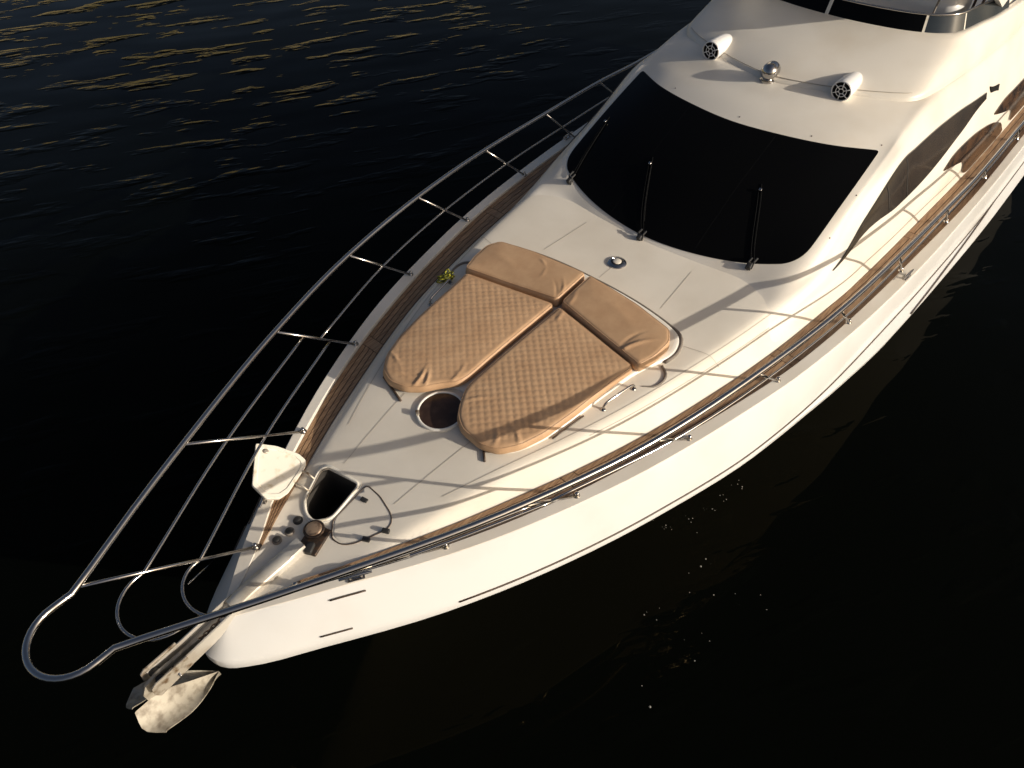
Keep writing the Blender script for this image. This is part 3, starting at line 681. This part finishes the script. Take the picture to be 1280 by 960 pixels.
# grab handles beside the pads, slide strips at the pad fronts
for sg in (1, -1):
    a = Vector((-3.37, sg * 1.035, 0)); b = Vector((-3.73, sg * 1.10, 0)); pts = []
    for t, h in ((0, 0), (0, .04), (.05, .06), (.12, .068), (.5, .07), (.88, .068), (.95, .06), (1, .04), (1, 0)):
        p = a.lerp(b, t); pts.append((p.x, p.y, float(deckz(p.x, p.y)) + h))
    h_ = MB().tube(pts, .011, 8)
    for p in (a, b): h_.lathe((p.x, p.y, float(deckz(p.x, p.y)) - .004), [(.024, 0), (.024, .008), (.014, .014)], 14)
    h_.build('grab_handle', 'steel', yacht)
    P = seg((-2.43, sg * .68), (-2.335, sg * .36), 6) if sg < 0 else seg((-2.46, sg * .48), (-2.33, sg * .62), 6)
    MB().tube([(x, y, float(deckz(x, y)) + .012) for x, y in P], .011, 6).build('pad_strap', 'stripe', pf)
    MB().tube([(x, y, float(deckz(x, y)) + .012) for x, y in seg((-2.85, sg * .90), (-3.2, sg * .955), 6)], .008, 6).build('pad_strap', 'stripe', pf)

# round skylight
cz = float(deckz(-2.47, 0))
slp = np.arctan((float(deckz(-2.27, 0)) - float(deckz(-2.67, 0))) / .4)
Rm = Matrix.Rotation(-slp, 3, 'Y')
sk = MB().lathe((-2.475, -.01, cz), [(.215, -.02), (.213, .014), (.208, .019), (.196, .020), (.190, .014), (.190, .0)], 48, Rm, cap=False).build('skylight', 'gelcoat', yacht, angle=50)
MB().lathe((-2.475, -.01, cz), [(.192, .009), (.13, .014), (.06, .017), (0, .018)], 48, Rm, cap=False).build('skylight_lens', 'lens', sk)
for a in (2.2, -.7):
    MB().box((-2.475 + .2 * math.cos(a), -.01 + .2 * math.sin(a), cz + .02), (.03, .05, .02), Rm @ Matrix.Rotation(a, 3, 'Z'), .004).build('latch', 'steel_worn', sk)
# mushroom vent
vz = float(deckz(-5.05, 0))
vt = MB().lathe((-5.05, 0, vz - .003), [(.100, 0), (.100, .010), (.092, .018), (.066, .026), (.062, .020), (.055, .020)], 36, cap=False).build('deck_vent', 'steel', yacht, angle=40)
MB().lathe((-5.05, 0, vz), [(.062, .016), (.058, .021), (0, .021)], 30, cap=False).build('vent_ring', 'rubber', vt)
MB().lathe((-5.05, 0, vz), [(.044, .015), (.044, .027), (.039, .030), (0, .031)], 28, cap=False).build('vent_cap', 'nonskid', vt)
# a little bundle of yellow-green cord on the starboard side of the pads
mb = MB()
for k in range(9):
    c = np.array([-3.74 + rng.uniform(-.05, .06), -1.19 + rng.uniform(-.03, .03)]); L = rng.uniform(.05, .085); W_ = rng.uniform(.018, .032); a0 = rng.uniform(0, 3)
    P = []
    for t in np.linspace(0, 2 * math.pi, 18, endpoint=False):
        x = c[0] + L * math.cos(t) * math.cos(a0) - W_ * math.sin(t) * math.sin(a0); y = c[1] + L * math.cos(t) * math.sin(a0) + W_ * math.sin(t) * math.cos(a0)
        P.append((x, y, float(deckz(x, y)) + .012 + .006 * k + .01 * math.sin(2 * t + k)))
    mb.tube(P, .008, 7, closed=True)
tag(mb.build('cord_bundle', 'rope', None), 'small tangled bundle of yellow-green cord lying beside a sun pad', 'cord')

# ------------------------------------------------------------------ anchor locker hatch
z0 = lambda x, y: float(deckz(x, y))
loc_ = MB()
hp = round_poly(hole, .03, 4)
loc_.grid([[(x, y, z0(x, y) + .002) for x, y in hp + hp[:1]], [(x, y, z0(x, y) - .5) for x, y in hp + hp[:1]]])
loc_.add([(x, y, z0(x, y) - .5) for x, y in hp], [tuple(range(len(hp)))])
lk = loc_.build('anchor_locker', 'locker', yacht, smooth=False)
rim = densify(round_poly([(-1.575, -.045), (-1.53, -.385), (-1.46, -.425), (-1.215, -.315), (-1.14, -.215), (-1.125, -.105), (-1.235, -.01)], .05, 5), .02)
MB().tube([(x, y, z0(x, y) + .006) for x, y in rim], .013, 8, closed=True).build('locker_rim', 'cream', lk)
fr0 = [(cx_ + (x - cx_) * 1.10, cy_ + (y - cy_) * 1.10) for cx_, cy_ in [(-1.36, -.2)] for x, y in rim]
MB().grid([[(x, y, z0(x, y) + h) for x, y in L_ + L_[:1]] for L_, h in ((fr0, -.003), (fr0, .007), (rim, .009))]).build('locker_frame', 'gelcoat', lk, angle=40)
MB().tube([(x * .985 - .02, y * .93 - .012, z0(x, y) + .011) for x, y in rim], .005, 6, closed=True).build('locker_seal', 'gasket', lk)
ol = round_poly(leaf, .04, 5)
MB().tube([(x, y, z0(x, y) + .004) for x, y in densify(ol, .02)], .005, 6, closed=True).build('leaf_gap', 'stripe', lk)
li = round_poly([(-1.6 + (x + 1.6) * .97 - .01, y * .96 + .008) for x, y in leaf], .04, 5)
V_, F_ = cdt(densify(li, .03), [], [(x, y) for x in np.arange(-1.6, -1.12, .05) for y in np.arange(.04, .4, .05)], lambda x, y: deckz(x, y) + .004)
MB().add(V_, F_).build('closed_leaf', 'nonskid', lk)
for (x, y, a) in ((-1.285, .345, .47), (-1.425, .415, .47)):
    MB().box((x, y, z0(x, y) + .02), (.035, .06, .035), Matrix.Rotation(a, 3, 'Z'), .008).build('hinge', 'rubber', lk)
MB().box((-1.50, .085, z0(-1.5, .085) + .014), (.035, .06, .016), Matrix.Rotation(.2, 3, 'Z'), .004).build('hinge', 'rubber', lk)
# the open leaf, folded over to starboard
TH = math.radians(155); hz0 = 1.885; h0 = Vector((-1.46, -.41, hz0)); kx = Vector((math.cos(.4245), math.sin(.4245), 0))
def lidp(x, y, dz):
    v = Vector((x, y, hz0 + dz)) - h0
    r = h0 + v * math.cos(TH) + kx.cross(v) * math.sin(TH) + kx * (kx.dot(v)) * (1 - math.cos(TH))
    return r + Vector((.042, -.137, .0))
lp = densify(round_poly([(x, -y) for x, y in leaf], .018, 4), .03)
N = len(lp); cx = sum(p[0] for p in lp) / N; cy = sum(p[1] for p in lp) / N
def sc(p, f): return (cx + (p[0] - cx) * f, cy + (p[1] - cy) * f)
rows = []
for f, dz in ((.0001, .0), (.6, 0), (.97, 0), (1, -.004), (1, -.030), (.98, -.034), (.84, -.034), (.81, -.026), (.5, -.024), (.0001, -.024)):
    r = [tuple(lidp(*sc(p, f), dz)) for p in lp]; r.append(r[0]); rows.append(r)
ld = MB().grid(rows).build('locker_lid', 'cream', yacht, angle=35)
q = sc((-1.24, -.03), .80)
Rl = Matrix((lidp(1, 0, 0) - lidp(0, 0, 0), lidp(0, 1, 0) - lidp(0, 0, 0), lidp(0, 0, 1) - lidp(0, 0, 0))).transposed()
MB().lathe(lidp(-1.54, -.085, -.030), [(.020, 0), (.020, -.008), (.012, -.010), (.0, -.010)], 14, Rl, cap=False).build('latch', 'steel_worn', ld)
for t in (.2, .75):
    a = Vector((-1.42, -.40, z0(-1.42, -.40))).lerp(Vector((-1.24, -.31, z0(-1.24, -.31))), t); b = lidp(-1.44 + .2 * t, -.39 + .09 * t, -.02)
    MB().tube([a, (a + b) / 2 + Vector((0, 0, .03)), b], .010, 8).build('hinge_arm', 'steel_worn', ld)

# ------------------------------------------------------------------ windlass, foot switches, chain, bow roller
wz = z0(-1.06, -.02)
wl = MB().box((-1.03, .03, wz + .012), (.24, .17, .03), Matrix.Rotation(.35, 3, 'Z'), .01)
wl.lathe((-1.08, -.02, wz), [(.082, .0), (.082, .02), (.070, .025), (.066, .035), (.080, .042), (.083, .052), (.076, .058)], 32, cap=True)
wlo = wl.build('windlass', 'dark_iron', yacht, angle=40)
MB().lathe((-1.08, -.02, wz + .056), [(.064, 0), (.062, .008), (.045, .012), (.0, .014)], 28, cap=False).build('windlass_cap', 'bronze', wlo)
MB().box((-.96, .075, wz + .028), (.09, .06, .055), Matrix.Rotation(.5, 3, 'Z'), .012).build('windlass_stopper', 'rubber', wlo)
for (x, y, d) in ((-.955, -.175, 0), (-1.06, -.205, 1), (-.845, -.185, 0)):
    fs = MB().lathe((x, y, z0(x, y)), [(.038, -.004), (.038, .010), (.030, .018)], 22, cap=False).build('foot_switch', 'gasket' if not d else 'rubber', yacht, angle=40)
    MB().lathe((x, y, z0(x, y)), [(.031, .014), (.027, .026), (.015, .031), (0, .032)], 20, cap=False).build('switch_button', 'rubber', fs)
# stainless chain channel on the centre line, carried out past the stem as a bow roller
def chan(x): return np.interp(x, [-.95, -.3, .0, .36], [1.875, 1.865, 1.83, 1.79])
rows = []
for x in np.linspace(-.36, .34, 16):
    zt = chan(x); hw = .068; dp = np.interp(x, [-.93, -.35, -.1, .34], [.05, .07, .13, .13])
    rows.append([(x, hw, zt - dp), (x, hw, zt), (x, hw - .010, zt + .003), (x, hw - .012, zt - .075), (x, -hw + .012, zt - .075), (x, -hw + .010, zt + .003), (x, -hw, zt), (x, -hw, zt - dp)])
br = MB().grid(rows).build('bow_roller', 'chrome_worn', yacht, angle=35)
m_ = MB()
for sg in (1, -1):     # cheek plates
    m_.prism([(.10, 1.70), (.36, 1.66), (.385, 1.72), (.375, 1.80), (.34, 1.825), (.10, 1.835)], -.004, .004, Matrix(((1, 0, 0), (0, 0, 1), (0, 1, 0))), (0, sg * .073, 0))
m_.build('cheek_plate', 'steel_worn', br, smooth=False)
MB().lathe((.30, 0, 1.76), [(.040, -.045), (.028, -.012), (.028, .012), (.040, .045)], 20, Matrix.Rotation(math.pi / 2, 3, 'X')).build('roller', 'rubber', br)
MB().tube([(.20, -.09, 1.735), (.20, .105, 1.735)], .008, 8).build('roller_pin', 'steel', br)
# smooth cover over the chain between windlass and roller
rows = []
for x in np.linspace(-.94, -.30, 14):
    z = z0(x, 0); w0 = np.interp(x, [-.94, -.3], [.060, .062]); h = np.interp(x, [-.94, -.8, -.3], [.075, .062, .055])
    rows.append([(x, w0 + .006, z - .02), (x, w0, z + h * .7), (x, w0 - .012, z + h), (x, 0, z + h + .006), (x, -w0 + .012, z + h), (x, -w0, z + h * .7), (x, -w0 - .006, z - .02)])
m_ = MB().grid(rows); m_.add(rows[0], [tuple(range(7))]); m_.add(rows[-1], [tuple(range(7))])
m_.build('chain_cover', 'chrome_worn', br, angle=50)
# anchor chain in the channel
mb = MB(); x = -.36; k = 0
while x < .06:
    z = chan(x) - .06; ang = math.pi / 4 + (k % 2) * math.pi / 2; P = []
    for t in np.linspace(0, 2 * math.pi, 14, endpoint=False):
        u = .022 * math.cos(t); v = .011 * math.sin(t); P.append((x + u, v * math.cos(ang), z + v * math.sin(ang)))
    mb.tube(P, .0045, 6, closed=True); x += .031; k += 1
tag(mb.build('anchor_chain', 'chain', None), 'rusty anchor chain lying in the open steel channel at the bow', 'chain')
# plough anchor stowed on the bow roller
an = empty('plough_anchor', (.3, 0, 1.5))
tag(an, 'weathered galvanised plough anchor hanging at the bow roller', 'anchor')
sh = [(-.02, 1.80), (.30, 1.805), (.40, 1.77), (.44, 1.70), (.44, 1.58), (.36, 1.56), (.345, 1.68), (.30, 1.745), (-.02, 1.765)]
MB().prism(sh, -.011, .011, Matrix(((1, 0, 0), (0, 0, 1), (0, 1, 0)))).build('shank', 'galvanised', an, smooth=False)
toe = np.array([.005, 0.03, 1.30]); crown = np.array([.43, 0, 1.66])
for sg in (1, -1):
    tip = np.array([.47, sg * .215, 1.50]); mid = np.array([.54, sg * .12, 1.545]); side = np.array([.29, sg * .20, 1.43])
    A = arc_pts([toe + [0, sg * .0, 0], toe * .55 + side * .45 + [0, sg * .02, 0], side, tip], 6)
    B = arc_pts([toe, toe * .6 + crown * .4, toe * .2 + crown * .8, crown + [.10, sg * .02, -.03]], 6)
    rows = []
    for a, b in zip(A, B):
        rows.append([b + (a - b) * t + np.array([0, 0, -.05 * math.sin(math.pi * t)]) for t in np.linspace(0, 1, 8)])
    rows.append([arc_pts([crown + [.10, sg * .02, -.03], mid + [.015, 0, 0], tip], 6)[int(round(t * 12))] + np.array([.012, 0, -.01]) for t in np.linspace(0, 1, 8)])
    rows = np.array(rows); low = rows + np.array([0, 0, -.012])
    m_ = MB().grid(rows).grid(low, flip=True)
    for e0, e1 in ((rows[:, 0], low[:, 0]), (rows[:, -1], low[:, -1]), (rows[0], low[0]), (rows[-1], low[-1])): m_.grid([e0, e1])
    m_.build('fluke', 'galvanised', an, angle=40)

# ------------------------------------------------------------------ rails
rail = pchip([(-.34, .25), (-.16 + .0, .34), (.16, .51), (.72, .79), (1.84, 1.30), (3.0, 1.70), (4.14, 1.945), (5.39, 2.125), (6.62, 2.22), (7.87, 2.29), (8.93, 2.33), (15, 2.42)])
railz = pchip([(-.34, 2.70), (.16, 2.68), (.72, 2.65), (1.84, 2.59), (3.0, 2.55), (4.14, 2.52), (5.39, 2.46), (6.62, 2.40), (7.87, 2.35), (8.93, 2.28), (15, 2.20)])
def rp(q, sg): return np.array([-q, sg * float(rail(q)), float(railz(q))])
qs = np.concatenate([[-.34], np.arange(-.2, 15, .2)])
loop = [np.array([.34, -.25, 2.70])] + [np.array([.44, -.25, 2.70])] + [np.array([.455 + .245 * math.sin(t), -.25 * math.cos(t), 2.70]) for t in np.linspace(.15, math.pi - .15, 18)] + [np.array([.44, .25, 2.70]), np.array([.34, .25, 2.70])]
pts = [rp(q, -1) for q in qs[:0:-1]] + loop + [rp(q, 1) for q in qs[1:]]
br_ = MB().tube(pts, .0225, 12).build('bow_rail', 'steel', yacht)
feet = [(.70, .243), (1.63, .85), (2.63, 1.325), (3.72, 1.70), (4.87, 1.955), (6.11, 2.125), (7.32, 2.215), (8.62, 2.275), (9.95, 2.32), (11.3, 2.35)]
tops = [-.30, .72, 1.89, 3.0, 4.14, 5.39, 6.62, 7.87, 9.15, 10.5]
def stan(i, sg):
    q, y = feet[i]; return np.array([-q, sg * y, float(zC(q)) + .004]), rp(tops[i], sg)
for sg in (1, -1):
    for i in range(len(feet)):
        F, T = stan(i, sg); P = [F, F + (T - F) * .5, F + (T - F) * .985]
        so_ = MB().tube(P, .0125, 10).build('stanchion', 'steel', br_)
        MB().lathe(F + np.array([0, 0, -.004]), [(.030, 0), (.030, .010), (.020, .016), (.018, .040), (.013, .048)], 16).build('stanchion_foot', 'steel', br_)
    # single intermediate rail aft of the fourth bay
    pts = []
    for i in range(2, len(feet)):
        F, T = stan(i, sg); pts.append(F + (T - F) * .47)
    MB().tube(arc_pts(pts, 6), .0105, 8).build('mid_rail', 'steel', br_)
# two looped intermediate rails at the bow
for (f0, f2, fr, reach) in ((.675, .67, .0115, .26), (.36, .34, .0115, .215)):
    sides = {}
    for sg in (1, -1):
        p = []
        for i, f in ((0, f0), (1, (f0 + f2) / 2), (2, f2)):
            F, T = stan(i, sg); p.append(F + (T - F) * f)
        sides[sg] = arc_pts(p, 8)
    a = sides[-1][0]; b = sides[1][0]; hw = abs(a[1])
    lp_ = [np.array([a[0] + .03 + reach * math.sin(t), -hw * math.cos(t), a[2] + .012 * math.sin(t)]) for t in np.linspace(0.12, math.pi - .12, 20)]
    MB().tube(list(sides[-1][::-1]) + lp_ + list(sides[1]), fr, 10).build('mid_rail', 'steel', br_)
# cleats on the gunwale
for sg in (1, -1):
    for q in (1.02, 7.25):
        t = Vector((-1, sg * float((yC(q + .1) - yC(q - .1)) / .2), 0)).normalized(); c = Vector((-q, sg * (float(yC(q)) - .035), float(zC(q)) + .008))
        cl = MB().tube([c - t * .12 + Vector((0, 0, .035)), c - t * .06 + Vector((0, 0, .042)), c + t * .06 + Vector((0, 0, .042)), c + t * .12 + Vector((0, 0, .035))], [.009, .014, .014, .009], 10)
        for s in (-.04, .04): cl.tube([c + t * s + Vector((0, 0, -.004)), c + t * s + Vector((0, 0, .04))], .013, 10)
        cl.box(c, (.13, .04, .008), Matrix(((t.x, -t.y, 0), (t.y, t.x, 0), (0, 0, 1))), .003)
        cl.build('cleat', 'steel', yacht, angle=40)

# thin stay from the lower loop of the pulpit to the starboard topsides
F0, T0 = stan(0, -1); a_ = F0 + (T0 - F0) * .36 + np.array([.16, .10, .0])
MB().tube([a_, np.array([-.55, -.62, 1.56])], .004, 6).build('stay_wire', 'steel', br_)
# arch added to shadow the flybridge front: two raked legs, cross wing
arch = MB()
for sg in (1, -1):
    prof = [(-10.8, 3.36), (-10.2, 3.62), (-9.55, 3.86), (-9.16, 4.02), (-9.08, 4.2), (-9.02, 4.70), (-9.9, 4.78), (-10.5, 4.4), (-11.3, 3.36)]
    arch.prism(prof, -.03, .03, Matrix(((1, 0, 0), (0, 0, 1), (0, 1, 0))), (0, sg * 1.52, 0))
arch.box((-9.5, 0, 4.73), (.85, 3.1, .09), None, .03)
arch.build('shadow_arch', 'gelcoat', yacht, angle=30)
# foam flecks drifting beside the port bow
mb = MB()
for (x0, y0, sp_, n) in [(-5.04, 1.97, .05, 5), (-4.77, 1.92, .05, 5), (-4.50, 1.87, .045, 5), (-4.26, 1.76, .045, 5), (-4.02, 1.67, .03, 7), (-3.76, 2.44, .2, 8), (-3.07, 2.07, .1, 4), (-3.11, 2.46, .15, 4), (-2.42, 2.37, .12, 2), (-4.03, 2.09, .3, 4)]:
    for k in range(n):
        x = x0 + rng.normal(0, sp_); y = y0 + rng.normal(0, sp_); r = abs(rng.normal(.0, .004)) + .002
        mb.lathe((x, y, -.001), [(r, 0), (r * .8, r * .5), (r * .2, r * .7)], 7)
tag(mb.build('foam_flecks', 'foam', None), 'tiny white foam flecks drifting on dark water beside the hull', 'foam', kind='stuff')
